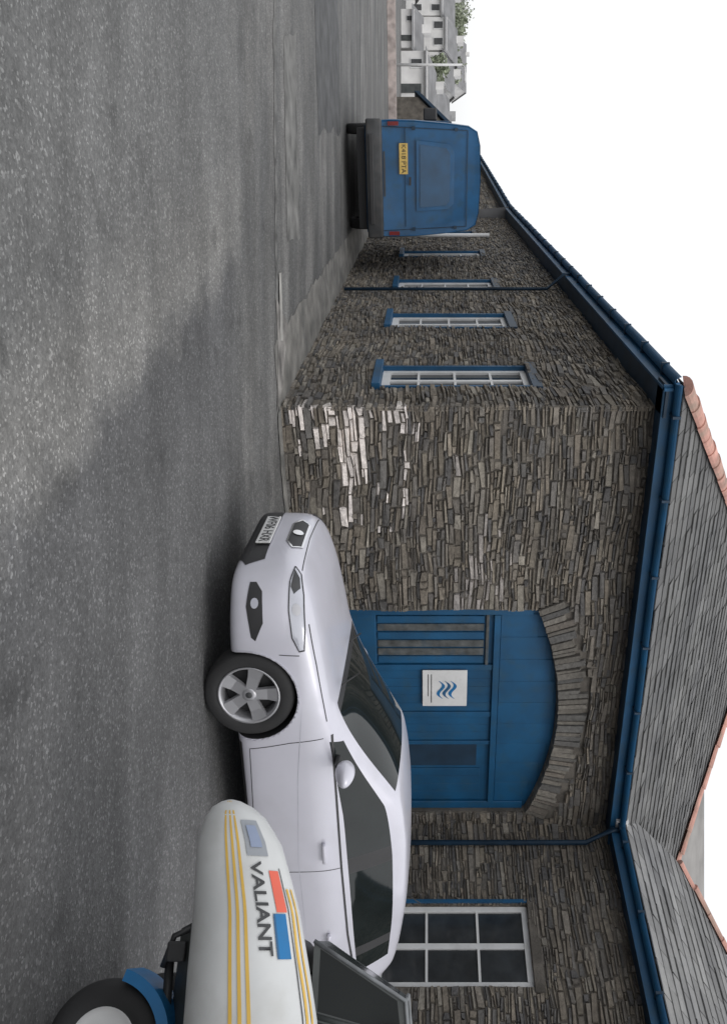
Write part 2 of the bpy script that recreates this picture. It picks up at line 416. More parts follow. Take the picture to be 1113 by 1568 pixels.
tube('corner_downpipe',[Vector((.42,-oh,ze-.09)),Vector((.42,-oh,ze-.2)),Vector((.42,-.08,ze-.5)),Vector((.42,-.08,.1))],.035,M_blued,B,mx=WM)
TW=(5+oh)*nf
def wleft(t):
    b=t/nf-oh
    return -.19*b if b<1.4 else -.27+.79*(b-1.4)
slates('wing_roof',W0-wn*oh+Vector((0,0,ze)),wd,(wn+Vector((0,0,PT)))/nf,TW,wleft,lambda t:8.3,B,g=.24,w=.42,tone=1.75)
ridge('wing_hip',W0+wd*-.27+wn*1.4+Vector((0,0,ZE+1.4*PT+.03)),W0+wd*2.57+wn*5+Vector((0,0,ZE+5*PT+.03)),B,r=.09)
q=[W0+wd*8,W0+wd*8+wn*10,W0+wn*10-wd*1]
mesh('wing_end_walls',q+[p+Vector((0,0,4.3)) for p in q]+[W0+wd*8+wn*5+Vector((0,0,ZE+5*PT-.02))],[(0,1,4,6,3),(1,2,5,4)],M_mortar,B)
mesh('wing_roof_back',[W0+wd*2.57+wn*5+Vector((0,0,ZE+5*PT)),W0+wd*8.3+wn*5+Vector((0,0,ZE+5*PT)),W0+wd*8.3+wn*10.3+Vector((0,0,ze)),W0-wd*1.4+wn*10.3+Vector((0,0,ze)),W0-wd*.27+wn*1.4+Vector((0,0,ZE+1.4*PT-.03))],[(0,1,2,3),(0,3,4)],M_tan,B)

# ------------------------------------------------------------ further outbuilding
OB=E('stone_outbuilding')
p0=C+n*(LL+.1); d2=Vector((-.467,.884,0)); n2=Vector((.884,.467,0))
M2=frame(p0+d2*17,-d2,n2)
stone_wall('wall',M2,0,17,-.02,4.3,lambda a,b:[],OB,hr=(.09,.16),lr=(.3,.8))
for s in (3,8,13): box('window_frame',(s,-.07,1.1),(s+1,-.04,2.7),M_white,OB,mx=M2); box('window_pane',(s+.1,-.08,1.2),(s+.9,-.071,2.6),M_glass,OB,mx=M2)
eave(M2,0,17,OB,z=4.25)
a=[(0,-.35,4.25),(17,-.35,4.25),(17,5,7.3),(0,5,7.3),(17,10,4.25),(0,10,4.25),(0,0,0),(0,10,0),(17,0,0),(17,10,0)]
mesh('roof',a,[(0,1,2,3),(3,2,4,5),(6,7,5,3,0),(8,9,4,2,1),(7,9,4,5)],[M_roofd],OB,mx=M2)
SH=E('lean_to_shed')
mesh('walls',[(-20.3,41,0),(-16,41,0),(-16,45,0),(-20.3,45,0),(-20.3,41,1.1),(-18,41,3.4),(-16,41,3.4),(-20.3,45,1.1),(-18,45,3.4),(-16,45,3.4)],[(0,1,6,5,4),(1,2,9,6),(2,3,7,8,9),(3,0,4,7)],M_mortar,SH)
mesh('roof',[(-20.5,40.8,.95),(-17.95,40.8,3.56),(-17.95,45.2,3.56),(-20.5,45.2,.95),(-15.8,40.8,3.5),(-15.8,45.2,3.5),(-20.5,40.8,1.15),(-17.95,40.8,3.76)],[(0,1,2,3),(1,4,5,2),(0,1,7,6)],M_blued,SH)

WH=E('warehouse')
mesh('shell',[(7.6,25,0),(16,25,0),(16,37,0),(7.6,37,0),(7.6,25,8.2),(16,25,8.2),(16,37,8.2),(7.6,37,8.2),(8.6,31,11.8),(15,31,11.8)],[(0,1,5,4),(1,2,6,5),(2,3,7,6),(3,0,4,7),(4,5,9,8),(5,6,9),(6,7,8,9),(7,4,8)],[M_ren2,M_tan],WH,mi=[0,0,0,0,1,1,1,1])

# ------------------------------------------------------------ ground
m,nt,b=newmat('asphalt'); L=nt.links
tc=N(nt,'ShaderNodeTexCoord'); P=tc.outputs['Object']
def noise(s,dd=6,r=.55,vec=P):
    x=N(nt,'ShaderNodeTexNoise'); x.inputs['Scale'].default_value=s; x.inputs['Detail'].default_value=dd; x.inputs['Roughness'].default_value=r; L.new(vec,x.inputs['Vector']); return x.outputs['Fac']
def math_(op,a,b2=None):
    x=N(nt,'ShaderNodeMath'); x.operation=op
    for i,q in enumerate((a,b2)):
        if q is None: continue
        if isinstance(q,(int,float)): x.inputs[i].default_value=q
        else: L.new(q,x.inputs[i])
    return x.outputs[0]
def mapping(scale,rot=0):
    mp=N(nt,'ShaderNodeMapping'); L.new(P,mp.inputs[0]); mp.inputs['Scale'].default_value=scale; mp.inputs['Rotation'].default_value=(0,0,rot); return mp.outputs[0]
def mul(a,b2,f=1):
    x=nt.nodes.new('ShaderNodeMixRGB'); x.blend_type='MULTIPLY'; x.inputs[0].default_value=f; L.new(a,x.inputs[1]); L.new(b2,x.inputs[2]); return x.outputs[0]
def rmp(fac,stops):
    r=ramp(nt,stops); L.new(fac,r.inputs[0]); return r.outputs[0]
sub=N(nt,'ShaderNodeVectorMath'); sub.operation='SUBTRACT'; L.new(P,sub.inputs[0]); sub.inputs[1].default_value=(.015,3.29,0)
dot=N(nt,'ShaderNodeVectorMath'); dot.operation='DOT_PRODUCT'; L.new(sub.outputs[0],dot.inputs[0]); dot.inputs[1].default_value=(-.866,-.5,0)
dd=math_('ADD',dot.outputs['Value'],math_('MULTIPLY',math_('SUBTRACT',noise(1.8,8,.65),.5),.8))
mr=N(nt,'ShaderNodeMapRange'); L.new(dd,mr.inputs[0]); mr.inputs[1].default_value=-1; mr.inputs[2].default_value=5
base=rmp(mr.outputs[0],[(0,(.103,.103,.104)),(.145,(.098,.098,.10)),(.19,(.185,.182,.175)),(.215,(.17,.167,.16)),(.30,(.128,.128,.126)),(1,(.118,.12,.12))])
sepx=N(nt,'ShaderNodeSeparateXYZ'); L.new(P,sepx.inputs[0])
yn=math_('ADD',sepx.outputs['Y'],math_('MULTIPLY',math_('SUBTRACT',noise(.8),.5),.7))
mr2=N(nt,'ShaderNodeMapRange'); L.new(yn,mr2.inputs[0]); mr2.inputs[1].default_value=6.6; mr2.inputs[2].default_value=7.4
far=rmp(noise(1.1,8,.62,mapping((.22,1.3,1))),[(.32,(.088,.089,.09)),(.5,(.125,.124,.121)),(.68,(.19,.186,.18))])
mx1=nt.nodes.new('ShaderNodeMixRGB'); L.new(mr2.outputs[0],mx1.inputs[0]); L.new(base,mx1.inputs[1]); L.new(far,mx1.inputs[2])
col=mul(mx1.outputs[0],rmp(noise(.6,9,.7),[(.3,.66),(.7,1.3)]))
col=mul(col,rmp(noise(.9,7,.6,mapping((.35,2.2,1),.35)),[(.35,.82),(.5,1),(.66,1.22)]))
# stains
col=mul(col,rmp(noise(2.3,3,.5),[(.30,.62),(.38,1),(1,1)]),.7)
vo=N(nt,'ShaderNodeTexVoronoi'); vo.inputs['Scale'].default_value=80; L.new(P,vo.inputs['Vector'])
sepc=N(nt,'ShaderNodeSeparateColor'); L.new(vo.outputs['Color'],sepc.inputs[0])
col=mul(col,rmp(sepc.outputs[0],[(0,.68),(.6,.94),(.87,1.08),(.94,1.8),(1,2.1)]),.8)
col=mul(col,rmp(noise(22,4,.8),[(.3,.72),(.7,1.28)]))
L.new(col,b.inputs['Base Color']); b.inputs['Roughness'].default_value=.85
bp=N(nt,'ShaderNodeBump'); bp.inputs['Strength'].default_value=.6; bp.inputs['Distance'].default_value=.006
L.new(vo.outputs['Distance'],bp.inputs['Height']); L.new(bp.outputs[0],b.inputs['Normal'])
mesh('ground',[(-900,-300,0),(900,-300,0),(900,1800,0),(-900,1800,0)],[(0,1,2,3)],m)
def apron(name,mx,x0,x1,w,z,m_):
    vs=[];fs=[];k=int((x1-x0)/.15)
    for i in range(k+1):
        x=x0+(x1-x0)*i/k; ww=w+.12*mnoise.noise(Vector((x*.6,0,3)))+R(-.03,.03); vs+=[(x,0.01,z),(x,-ww,z)]
    for i in range(k): fs.append((2*i,2*i+1,2*i+3,2*i+2))
    mesh(name,vs,fs,m_,None,mx=mx)
apron('pavement',LM,0,LL+.1,.75,.006,M_conc)
apron('pavement',FM,0,7,.22,.010,M_conc)
CH=mat('channel_concrete',(.125,.124,.12),.85,var=.38,scale=5,bump=.3)
vs=[];fs=[];k=120
for i in range(k+1):
    t=i/k; x=-14+12.6*t; y=8.35+.55*t+.02*math.sin(i*.7); w=.06+.025*R(-1,1)
    vs+=[(x,y-w,.004),(x,y+w,.004)]
for i in range(k): fs.append((2*i,2*i+2,2*i+3,2*i+1))
mesh('drain_channel',vs,fs,CH)
M_patch=mat('tarmac_patch',(.078,.079,.081),.85,var=.25,scale=3,bump=.3)
def ragged(name,pts,z,m_):
    out=[]
    for a,b2 in zip(pts,pts[1:]+pts[:1]):
        a=Vector((*a,0));b2=Vector((*b2,0)); k=max(2,int((b2-a).length/.12))
        for i in range(k):
            p=a.lerp(b2,i/k); q=mnoise.noise_vector(Vector((p.x*1.1,p.y*1.1,1)))*.16
            out.append((p.x+q.x+R(-.02,.02),p.y+q.y+R(-.02,.02),z))
    mesh(name,out,[tuple(range(len(out)))],m_)
ragged('road_patch',[(-9.5,11.2),(-5.6,12.2),(-7.0,15.5),(-11.3,14.2)],.004,M_patch)
ragged('road_patch',[(-5.2,9.3),(-3.0,9.6),(-3.4,10.5),(-5.8,10.1)],.004,mat('tarmac_patch_pale',(.15,.148,.142),.85,var=.35,scale=3,bump=.3))
ragged('worn_concrete',[(-2.3,8.82),(-1.0,8.95),(-1.35,9.25),(-2.2,9.5)],.0095,mat('worn_concrete',(.20,.19,.18),.9,var=.4,scale=4,bump=.3))
mesh('kerb_slab',[(-2.55,8.95,.014),(-1.85,9.05,.014),(-1.88,9.20,.014),(-2.6,9.10,.014)],[(0,1,2,3)],mat('pale_slab',(.36,.35,.33),.8,var=.2))

# ------------------------------------------------------------ wheel builder
def wheel(par,mx,r=.325,w=.21,side=1):
    h=w/2
    prof=[(r*.66,-h*.9),(r*.72,-h),(r*.93,-h*.97),(r*.985,-h*.8),(r,-h*.5),(r,h*.5),(r*.985,h*.8),(r*.93,h*.97),(r*.72,h),(r*.66,h*.9)]
    lathe('tyre',prof,M_black,par,mx=mx)
    y=h*side
    lathe('rim',[(r*.67,y*.93),(r*.69,y*1.0),(r*.64,y*.98),(r*.60,y*.7),(r*.58,-y*.6)],M_alloy,par,mx=mx)
    lathe('brake_disc',[(.001,y*.15),(r*.5,y*.15),(r*.55,y*.1),(r*.6,-y*.2)],M_dark,par,mx=mx)
    lathe('hub',[(.001,y*.93),(r*.09,y*.93),(r*.17,y*.86),(r*.2,y*.6)],M_alloy,par,mx=mx)
    lathe('hub_cap',[(.001,y*.96),(r*.07,y*.95),(r*.08,y*.9)],M_bump,par,mx=mx,n=20)
    for k in range(5):
        a=2*math.pi*k/5+.3
        vs=[]
        for rr,hw,yy in ((r*.12,r*.11,.88),(r*.4,r*.13,.82),(r*.66,r*.17,.95)):
            for sg in (-1,1):
                for dy in (0,-.25):
                    X=rr;Z=sg*hw*(1 if dy==0 else 1.15)
                    vs.append((X*math.cos(a)-Z*math.sin(a),y*(yy+dy),X*math.sin(a)+Z*math.cos(a)))
        fs=[]
        for i in (0,4):
            fs+=[(i,i+4,i+6,i+2),(i,i+1,i+5,i+4),(i+2,i+6,i+7,i+3),(i+1,i+3,i+7,i+5)]
        mesh('spoke',vs,fs,M_alloy,par,mx=mx)

# ------------------------------------------------------------ hatchback car
def tb(tab,x):
    if x<=tab[0][0]: return tab[0][1]
    for (a,b),(c,e) in zip(tab,tab[1:]):
        if x<=c: return b+(e-b)*(x-a)/(c-a)
    return tab[-1][1]
tw=[(0,.34),(.03,.50),(.10,.65),(.22,.755),(.45,.84),(.9,.885),(1.5,.885),(3.2,.885),(3.8,.865),(4.1,.82),(4.25,.76),(4.32,.6)]
tbt=[(0,.31),(.03,.25),(.10,.20),(.5,.18),(3.9,.19),(4.2,.26),(4.32,.36)]
tt=[(0,.54),(.03,.665),(.10,.735),(.22,.79),(.45,.845),(.9,.915),(1.03,.935),(1.12,.965),(1.28,1.05),(1.55,1.20),(1.80,1.325),(2.0,1.405),(2.2,1.438),(2.55,1.46),(2.9,1.455),(3.2,1.44),(3.65,1.385),(3.85,1.345),(3.98,1.25),(4.12,1.12),(4.22,1.02),(4.29,.92),(4.32,.7)]
t6=[(0,.50),(.03,.61),(.10,.67),(.22,.715),(.45,.765),(.9,.84),(1.1,.87),(1.22,.885),(1.6,.90),(2.5,.92),(3.2,.95),(3.85,1.0),(3.98,.99),(4.12,.96),(4.22,.92),(4.29,.84),(4.32,.62)]
ty7=[(1.0,.74),(1.12,.755),(1.55,.73),(2.0,.66),(2.55,.635),(3.2,.625),(3.65,.60),(3.85,.585),(3.98,.60),(4.12,.63),(4.22,.64),(4.32,.5)]
tk=[(0,.5),(1.0,.5),(1.12,.5),(1.55,.66),(2.0,.85),(2.55,.86),(3.2,.85),(3.65,.8),(3.85,.78),(3.98,.72),(4.12,.6),(4.32,.5)]
ST=[0,.03,.10,.22,.45,.65,.9,1.00,1.06,1.10,1.28,1.55,1.80,1.96,2.0,2.2,2.46,2.54,2.9,3.2,3.40,3.44,3.65,3.84,3.88,3.98,4.10,4.14,4.22,4.29,4.32]
def section(s):
    w=tb(tw,s);zb=tb(tbt,s);zt=tb(tt,s);z6=tb(t6,s)
    y7=w*.84 if s<1.0 else min(tb(ty7,s),w*.86); k=tb(tk,s); H=z6-zb
    y6=w-.035 if s>1.0 else w*.955
    return [(0,zb),(w*.8,zb),(w*.965,zb+H*.05),(w*.995,zb+H*.25),(w,zb+H*.52),(w*.992,zb+H*.8),(y6,z6),(y7,z6+(zt-z6)*k),
       (y7-.055 if s>1.0 else w*.68,z6+(zt-z6)*min(.97,k+(.10 if s>1.2 else .3))),((y7)*.5,zt-(.012 if s>1.2 else .006)),(0,zt)]
def bow(s): 
    return tb([(0,0),(.85,0),(1.0,.09),(1.15,.14),(2.0,.09),(2.5,0),(3.6,0),(3.9,-.05),(4.32,-.03)],s)
def build_car(parent):
    vs=[];fs=[];mi=[]
    NP=11; ring=[]
    for s in ST:
        p=section(s); w=tb(tw,s); idx=[]
        for j,(y,z) in enumerate(p):
            sh=bow(s)*(y/max(w,.01))**2 if j>=7 else (bow(s)*.5 if j==6 else 0)
            vs.append((-(s+sh*(1 if j>=7 else .3)),y,z)); idx.append(len(vs)-1)
        for j in range(NP-2,0,-1):
            v=vs[idx[j]]; vs.append((v[0],-v[1],v[2])); idx.append(len(vs)-1)
        ring.append(idx)
    m_=len(ring[0])
    for i in range(len(ST)-1):
        s0,s1=ST[i],ST[i+1]; sm=(s0+s1)/2
        for j in range(m_):
            k=(j+1)%m_
            fs.append((ring[i][j],ring[i+1][j],ring[i+1][k],ring[i][k]))
            jj=j if j<10 else 19-j
            mt=0
            if jj==6 and 1.28<sm<3.65: mt=1 if not (2.46<sm<2.54 or 3.40<sm<3.44) else 2
            if jj in (8,9) and 1.10<sm<1.96: mt=1
            if jj in (8,9) and 1.06<sm<1.10: mt=2
            if jj in (8,9) and 3.88<sm<4.10: mt=1
            if jj in (0,): mt=2
            mi.append(mt)
    fs.append(tuple(ring[0])); mi.append(0)
    fs.append(tuple(ring[-1])[::-1]); mi.append(0)
    o=mesh('body',vs,fs,[M_car,M_cglass,M_plast],parent,smooth=True,mi=mi)
    bm=bmesh.new(); bm.from_mesh(o.data); bmesh.ops.recalc_face_normals(bm,faces=bm.faces[:]); bm.to_mesh(o.data); bm.free()
    md=o.modifiers.new('s','SUBSURF'); md.levels=3; md.render_levels=3
    cut=[]
    for s in (.92,3.50):
        for sg in (1,-1):
            bm=bmesh.new(); bmesh.ops.create_cone(bm,cap_ends=True,segments=48,radius1=.35,radius2=.35,depth=.5)
            for f in bm.faces: f.material_index=2
            me=bpy.data.meshes.new('c'); bm.to_mesh(me); bm.free()
            for mm in (M_car,M_cglass,M_plast): me.materials.append(mm)
            c=bpy.data.objects.new('c',me); sc.collection.objects.link(c); c.parent=parent
            c.matrix_local=Matrix.Translation((-s,sg*.83,.325))@Matrix.Rotation(math.pi/2,4,'X')
            bmod=o.modifiers.new('b','BOOLEAN'); bmod.object=c; bmod.operation='DIFFERENCE'; bmod.solver='EXACT'; cut.append(c)
    bpy.context.view_layer.update()
    dg=bpy.context.evaluated_depsgraph_get(); ev=o.evaluated_get(dg)
    me=bpy.data.meshes.new_from_object(ev)
    o.modifiers.clear(); o.data=me
    for c in cut: bpy.data.objects.remove(c)
    return o
car=E('parked_car',Matrix.Translation((.15,6.45,0))@Matrix.Rotation(math.radians(201),4,'Z'))
bpy.context.view_layer.update()
body=build_car(car)
bmt=bmesh.new(); bmt.from_mesh(body.data); BV=BVHTree.FromBMesh(bmt)
def decal(name,pts,O,A,Bv,D,m_,off=.004,cuts=2,par=car):
    O=Vector(O);A=Vector(A).normalized();Bv=Vector(Bv).normalized();D=Vector(D).normalized()
    bm=bmesh.new(); vv=[bm.verts.new(O+A*a+Bv*b) for a,b in pts]; bm.faces.new(vv)
    bmesh.ops.triangulate(bm,faces=bm.faces[:])
    for _ in range(cuts):
        bmesh.ops.subdivide_edges(bm,edges=bm.edges[:],cuts=1,use_grid_fill=True)
    bmesh.ops.triangulate(bm,faces=bm.faces[:])
    dead=[]
    for v in bm.verts:
        h=BV.ray_cast(v.co,D)
        if h[0] is None: dead.append(v)
        else: v.co=h[0]-D*off
    bmesh.ops.delete(bm,geom=dead,context='VERTS')
    me=bpy.data.meshes.new(name); bm.to_mesh(me); bm.free(); me.materials.append(m_)
    me.polygons.foreach_set('use_smooth',[True]*len(me.polygons))
    o=bpy.data.objects.new(name,me); return link(o,par)
def seam(name,line,O,A,Bv,D,w=.006,m_=M_dark,off=.0015,closed=False):
    pts=[Vector(p) for p in line]
    if closed: pts.append(pts[0])
    dn=[]
    for a,b in zip(pts,pts[1:]):
        k=max(2,int((b-a).length/.02))
        for i in range(k): dn.append(a.lerp(b,i/k))
    dn.append(pts[-1])
    O=Vector(O);A=Vector(A).normalized();Bv=Vector(Bv).normalized();D=Vector(D).normalized()
    vs=[];fs=[];ok=[]
    for i,p in enumerate(dn):
        t=(dn[min(i+1,len(dn)-1)]-dn[max(i-1,0)]).normalized(); q=Vector((-t.y,t.x))*w/2
        good=True
        for sg in (-1,1):
            r=p+q*sg; h=BV.ray_cast(O+A*r.x+Bv*r.y,D)
            if h[0] is None: good=False; vs.append((0,0,0))
            else: vs.append(h[0]-D*off)
        ok.append(good)
    for i in range(len(dn)-1):
        if ok[i] and ok[i+1] and (Vector(vs[2*i])-Vector(vs[2*i+2])).length<.08: fs.append((2*i,2*i+2,2*i+3,2*i+1))
    return mesh(name,vs,fs,m_,car)
X=(1,0,0);Z=(0,0,1);Y=(0,1,0)
FR=dict(O=(1,0,0),A=Y,Bv=Z,D=(-1,0,0))
M_crease=mat('crease_paint',(.5,.5,.56),.3)
for sg in (1,-1):
    SD=dict(O=(0,sg*1.6,0),A=X,Bv=Z,D=(0,-sg,0))
    DG=dict(O=Vector((-.3,sg*.7,0))+Vector((.8,sg*.6,0)),A=(-.6,sg*.8,0),Bv=Z,D=(-.8,-sg*.6,0))
    hl=[(-.30,.655),(-.16,.632),(.04,.632),(.20,.655),(.27,.70),(.26,.735),(.14,.742),(-.08,.728),(-.24,.70)]
    decal('headlamp',hl,m_=M_lens,off=.004,cuts=4,**DG)
    seam('headlamp_edge',hl,closed=True,w=.008,off=.006,**DG)
    hi=[(-.27,.655),(-.12,.640),(-.07,.665),(-.12,.705),(-.20,.695)]
    decal('lamp_bowl',hi,m_=M_bump,off=.007,cuts=3,**DG)
    decal('lamp_bulb',[(.03+.038*math.cos(i*math.pi/6),.685+.03*math.sin(i*math.pi/6)) for i in range(12)],m_=M_alloy,off=.007,cuts=2,**DG)
    fg=[(-.15,.355),(.02,.335),(.20,.37),(.22,.40),(.12,.455),(-.08,.445),(-.15,.40)]
    decal('fog_intake',fg,m_=M_plast,off=.004,cuts=3,**DG)
    decal('fog_lamp',[(.0+.035*math.cos(i*math.pi/6),.395+.028*math.sin(i*math.pi/6)) for i in range(12)],m_=M_lens,off=.009,cuts=2,**DG)
    seam('door_seam',[(-1.28,.84),(-1.30,.6),(-1.36,.30),(-2.35,.27),(-2.5,.30),(-2.5,.93)],**SD)
    seam('rear_door_seam',[(-2.5,.27),(-3.0,.28),(-3.22,.55),(-3.42,.80),(-3.45,.97)],**SD)
    seam('bonnet_seam',[(-.40,.765),(-.7,.81),(-1.15,.868)],w=.006,**SD)
    seam('crease',[(-1.0,.70),(-1.6,.64),(-2.4,.60),(-3.1,.62)],w=.006,m_=M_crease,**SD)
    seam('window_rubber',[(-1.27,.90),(-1.8,.912),(-2.5,.925),(-3.2,.95),(-3.6,.985)],w=.016,m_=M_plast,off=.003,**SD)
    decal('sill_trim',[(-1.32,.20),(-3.1,.20),(-3.1,.24),(-1.32,.24)],m_=M_plast,off=.004,cuts=4,**SD)
    seam('bumper_seam',[(-.60,.70),(-.585,.56)],**SD)
    for xx in (-2.30,-3.22):
        box('door_handle',(xx-.1,.875 if sg>0 else -.915,.79),(xx+.08,.915 if sg>0 else -.875,.82),M_car,car,bev=.01,seg=3)
    if sg>0:
        mm=Matrix.Translation((-1.50,.985,1.0))@Matrix.Rotation(math.radians(12),4,'Z'); ex=(.085,.115,.07)
    else: # folded in
        mm=Matrix.Translation((-1.66,-.93,.98))@Matrix.Rotation(math.radians(90),4,'Z'); ex=(.06,.11,.06)
    bm=bmesh.new(); bmesh.ops.create_uvsphere(bm,u_segments=24,v_segments=14,radius=1)
    for v in bm.verts:
        v.co=Vector((v.co.x*ex[0] if v.co.x>0 else v.co.x*ex[0]*.5,v.co.y*ex[1],v.co.z*ex[2]*(1-.2*sg*v.co.y)))
    me=bpy.data.meshes.new('mirror'); bm.to_mesh(me); bm.free(); me.materials.append(M_car); me.polygons.foreach_set('use_smooth',[True]*len(me.polygons))
    mo=bpy.data.objects.new('mirror',me); mo.matrix_local=mm; link(mo,car)
    box('mirror_stalk',(-1.54,min(sg*.8,sg*.93),.92),(-1.46,max(sg*.8,sg*.93),.955),M_plast,car,bev=.01)
    for s in (.92,3.5):
        wheel(car,Matrix.Translation((-s,sg*.755,.325))@Matrix.Rotation(math.radians(-4 if s<1 else 0),4,'Z'),side=sg)
        lip=[(-s+.356*math.cos(t*math.pi/24),.325+.356*math.sin(t*math.pi/24)) for t in range(-3,28)]
        seam('arch_lip',lip,w=.012,m_=M_car,off=.005,**SD)
    decal('tail_lamp',[(-4.02,.80),(-4.25,.80),(-4.25,.98),(-4.05,.95)],m_=M_red,off=.005,cuts=3,**SD)
ug=[(-.17,.545),(.17,.545),(.27,.60),(.22,.665),(-.22,.665),(-.27,.60)]
decal('upper_grille',ug,m_=M_plast,off=.004,cuts=4,**FR)
seam('grille_chrome',ug,closed=True,w=.014,m_=M_chrome,off=.008,**FR)
decal('badge',[(.045*math.cos(i*math.pi/8),.605+.04*math.sin(i*math.pi/8)) for i in range(16)],m_=M_chrome,off=.012,cuts=1,**FR)
decal('lower_intake',[(-.42,.235),(.42,.235),(.52,.30),(.46,.43),(-.46,.43),(-.52,.30)],m_=M_plast,off=.004,cuts=4,**FR)
for z in (.26,.29,.32,.39): seam('intake_bar',[(-.42,z),(.42,z)],w=.005,m_=M_bump,off=.007,**FR)
seam('bonnet_front',[(-.5,.70),(0,.69),(.5,.70)],w=.006,**FR)
PXo=.012
box('number_plate',(PXo,-.26,.325),(PXo+.014,.26,.435),M_plate,car,bev=.004,seg=1)
def text(s,size,m_,par,mx,ext=.001):
    cu=bpy.data.curves.new('t','FONT'); cu.body=s; cu.size=size; cu.extrude=ext; cu.align_x='CENTER'; cu.align_y='CENTER'
    o=bpy.data.objects.new('t',cu); sc.collection.objects.link(o); bpy.context.view_layer.update()
    me=bpy.data.meshes.new_from_object(o.evaluated_get(bpy.context.evaluated_depsgraph_get())); bpy.data.objects.remove(o)
    me.materials.clear(); me.materials.append(m_)
    o=bpy.data.objects.new('lettering',me); o.matrix_local=mx; return link(o,par)
text('WF06 HXR',.105,M_dark,car,Matrix.Translation((PXo+.0155,0,.38))@Matrix(((0,0,1,0),(1,0,0,0),(0,1,0,0),(0,0,0,1))))
tube('wiper',[(-1.02,.55,.955),(-1.20,.1,1.04)],.007,M_black,car,n=6)
tube('wiper',[(-.99,-.05,.965),(-1.17,-.5,1.01)],.007,M_black,car,n=6)
tube('aerial',[(-3.6,0,1.38),(-3.75,0,1.55)],.004,M_black,car,n=6)

# ------------------------------------------------------------ blue van
vx=Vector((-.4228,.906,0)); vy=Vector((-.906,-.4228,0))
VMx=Matrix(((vx.x,vy.x,0,-6.34),(vx.y,vy.y,0,16.0),(0,0,1,0),(0,0,0,1)))
van=E('parked_van',VMx)
def vanbody():
    prof=[(0,.42),(.96,.42),(1.03,.50),(1.05,.9),(1.04,1.35),(.99,1.95),(.94,2.36),(.84,2.53),(.6,2.59),(0,2.61)]
    vs=[];fs=[];rings=[]
    for s,wsc,top in [(0.02,.97,1),(.0,.985,1),(.08,1,1),(1.5,1,1),(3.2,1,1),(3.6,1,.98),(4.1,.99,.62),(4.5,.96,.5),(4.8,.92,.42),(4.85,.85,.40)]:
        idx=[]; P_=[]
        for y,z in prof:
            zz=.42+(z-.42)*top if z>.42 else z
            xx=s+ (0.10*((z-1.2)/1.4)**2 if (s<.1 and z>1.2) else 0)
            P_.append((xx,y*wsc,zz))
        for p in P_: vs.append(p); idx.append(len(vs)-1)
        for p in P_[-2:0:-1]: vs.append((p[0],-p[1],p[2])); idx.append(len(vs)-1)
        rings.append(idx)
    m_=len(rings[0])
    for i in range(len(rings)-1):
        for j in range(m_): fs.append((rings[i][j],rings[i+1][j],rings[i+1][(j+1)%m_],rings[i][(j+1)%m_]))
    fs.append(tuple(rings[0])); fs.append(tuple(rings[-1])[::-1])
    o=mesh('body',vs,fs,[M_van],van,smooth=True)
    bm=bmesh.new(); bm.from_mesh(o.data); bmesh.ops.recalc_face_normals(bm,faces=bm.faces[:]); bm.to_mesh(o.data); bm.free()
    bv=o.modifiers.new('b','BEVEL'); bv.width=.06; bv.segments=3; bv.limit_method='ANGLE'; bv.angle_limit=math.radians(50)
vanbody()
def vq(name,pts,m_,x=-.004,th=.012):
    def sl(z): return 0.10*((z-1.2)/1.4)**2 if z>1.2 else 0
    vs=[(x+sl(z),y,z) for y,z in pts]+[(x-th+sl(z),y,z) for y,z in pts]; k=len(pts)
    fs=[tuple(range(k))[::-1],tuple(range(k,2*k))]+[(i,(i+1)%k,k+(i+1)%k,k+i) for i in range(k)]
    return mesh(name,vs,fs,m_,van)
vq('rear_window',[(-.50,1.45),(.62,1.45),(.55,1.95),(.45,2.02),(-.38,2.02),(-.46,1.95)],M_vang,x=-.008)
vq('window_surround',[(-.57,1.38),(.69,1.38),(.62,2.0),(.50,2.10),(-.43,2.10),(-.53,2.0)],M_van,x=.0,th=.006)
vq('door_groove',[(-.85,1.16),(.92,1.16),(.92,1.175),(-.85,1.175)],M_blued,x=-.002,th=.004)
vq('door_groove_l',[(.92,.72),(.935,.72),(.86,2.35),(.845,2.35)],M_blued,x=-.002,th=.004)
vq('door_groove_r',[(-.92,.72),(-.935,.72),(-.86,2.35),(-.845,2.35)],M_blued,x=-.002,th=.004)
vq('roof_groove',[(-.85,2.34),(.85,2.34),(.85,2.355),(-.85,2.355)],M_blued,x=-.002,th=.004)
vq('number_plate',[(.10,1.06),(.64,1.06),(.64,1.22),(.10,1.22)],M_yellow,x=-.012)
text('K418 PTA',.12,M_dark,van,Matrix.Translation((-.026,.37,1.14))@Matrix(((0,0,-1,0),(-1,0,0,0),(0,1,0,0),(0,0,0,1))))
for s in (1,-1):
    vq('tail_lamp',[(s*.94,.85),(s*1.01,.85),(s*1.01,1.05),(s*.94,1.05)],M_red,x=-.01)
    vq('hinge',[(s*.86,1.3),(s*.93,1.3),(s*.93,1.36),(s*.86,1.36)],M_blued,x=-.01)
    vq('hinge2',[(s*.84,2.1),(s*.90,2.1),(s*.90,2.16),(s*.84,2.16)],M_blued,x=-.01)
    box('mirror',(3.5,s*1.02 if s>0 else -1.28,1.5),(3.62,1.28 if s>0 else -1.02,1.8),M_plast,van,bev=.03)
    box('side_window',(2.7,s*1.0-.02,1.5),(3.5,s*1.0+.02,2.05),M_vang,van,bev=.01)
    for xx in (1.0,4.0): wheel(van,Matrix.Translation((xx,s*.88,.34)),r=.34,w=.2,side=s)
box('rear_bumper',(-.14,-1.06,.44),(.10,1.06,.74),M_bump,van,bev=.04,seg=3)
box('bumper_step',(-.18,-.8,.50),(-.13,.8,.58),M_plast,van,bev=.01)
box('underbody',(.15,-.9,.26),(4.4,.9,.44),M_dark,van)
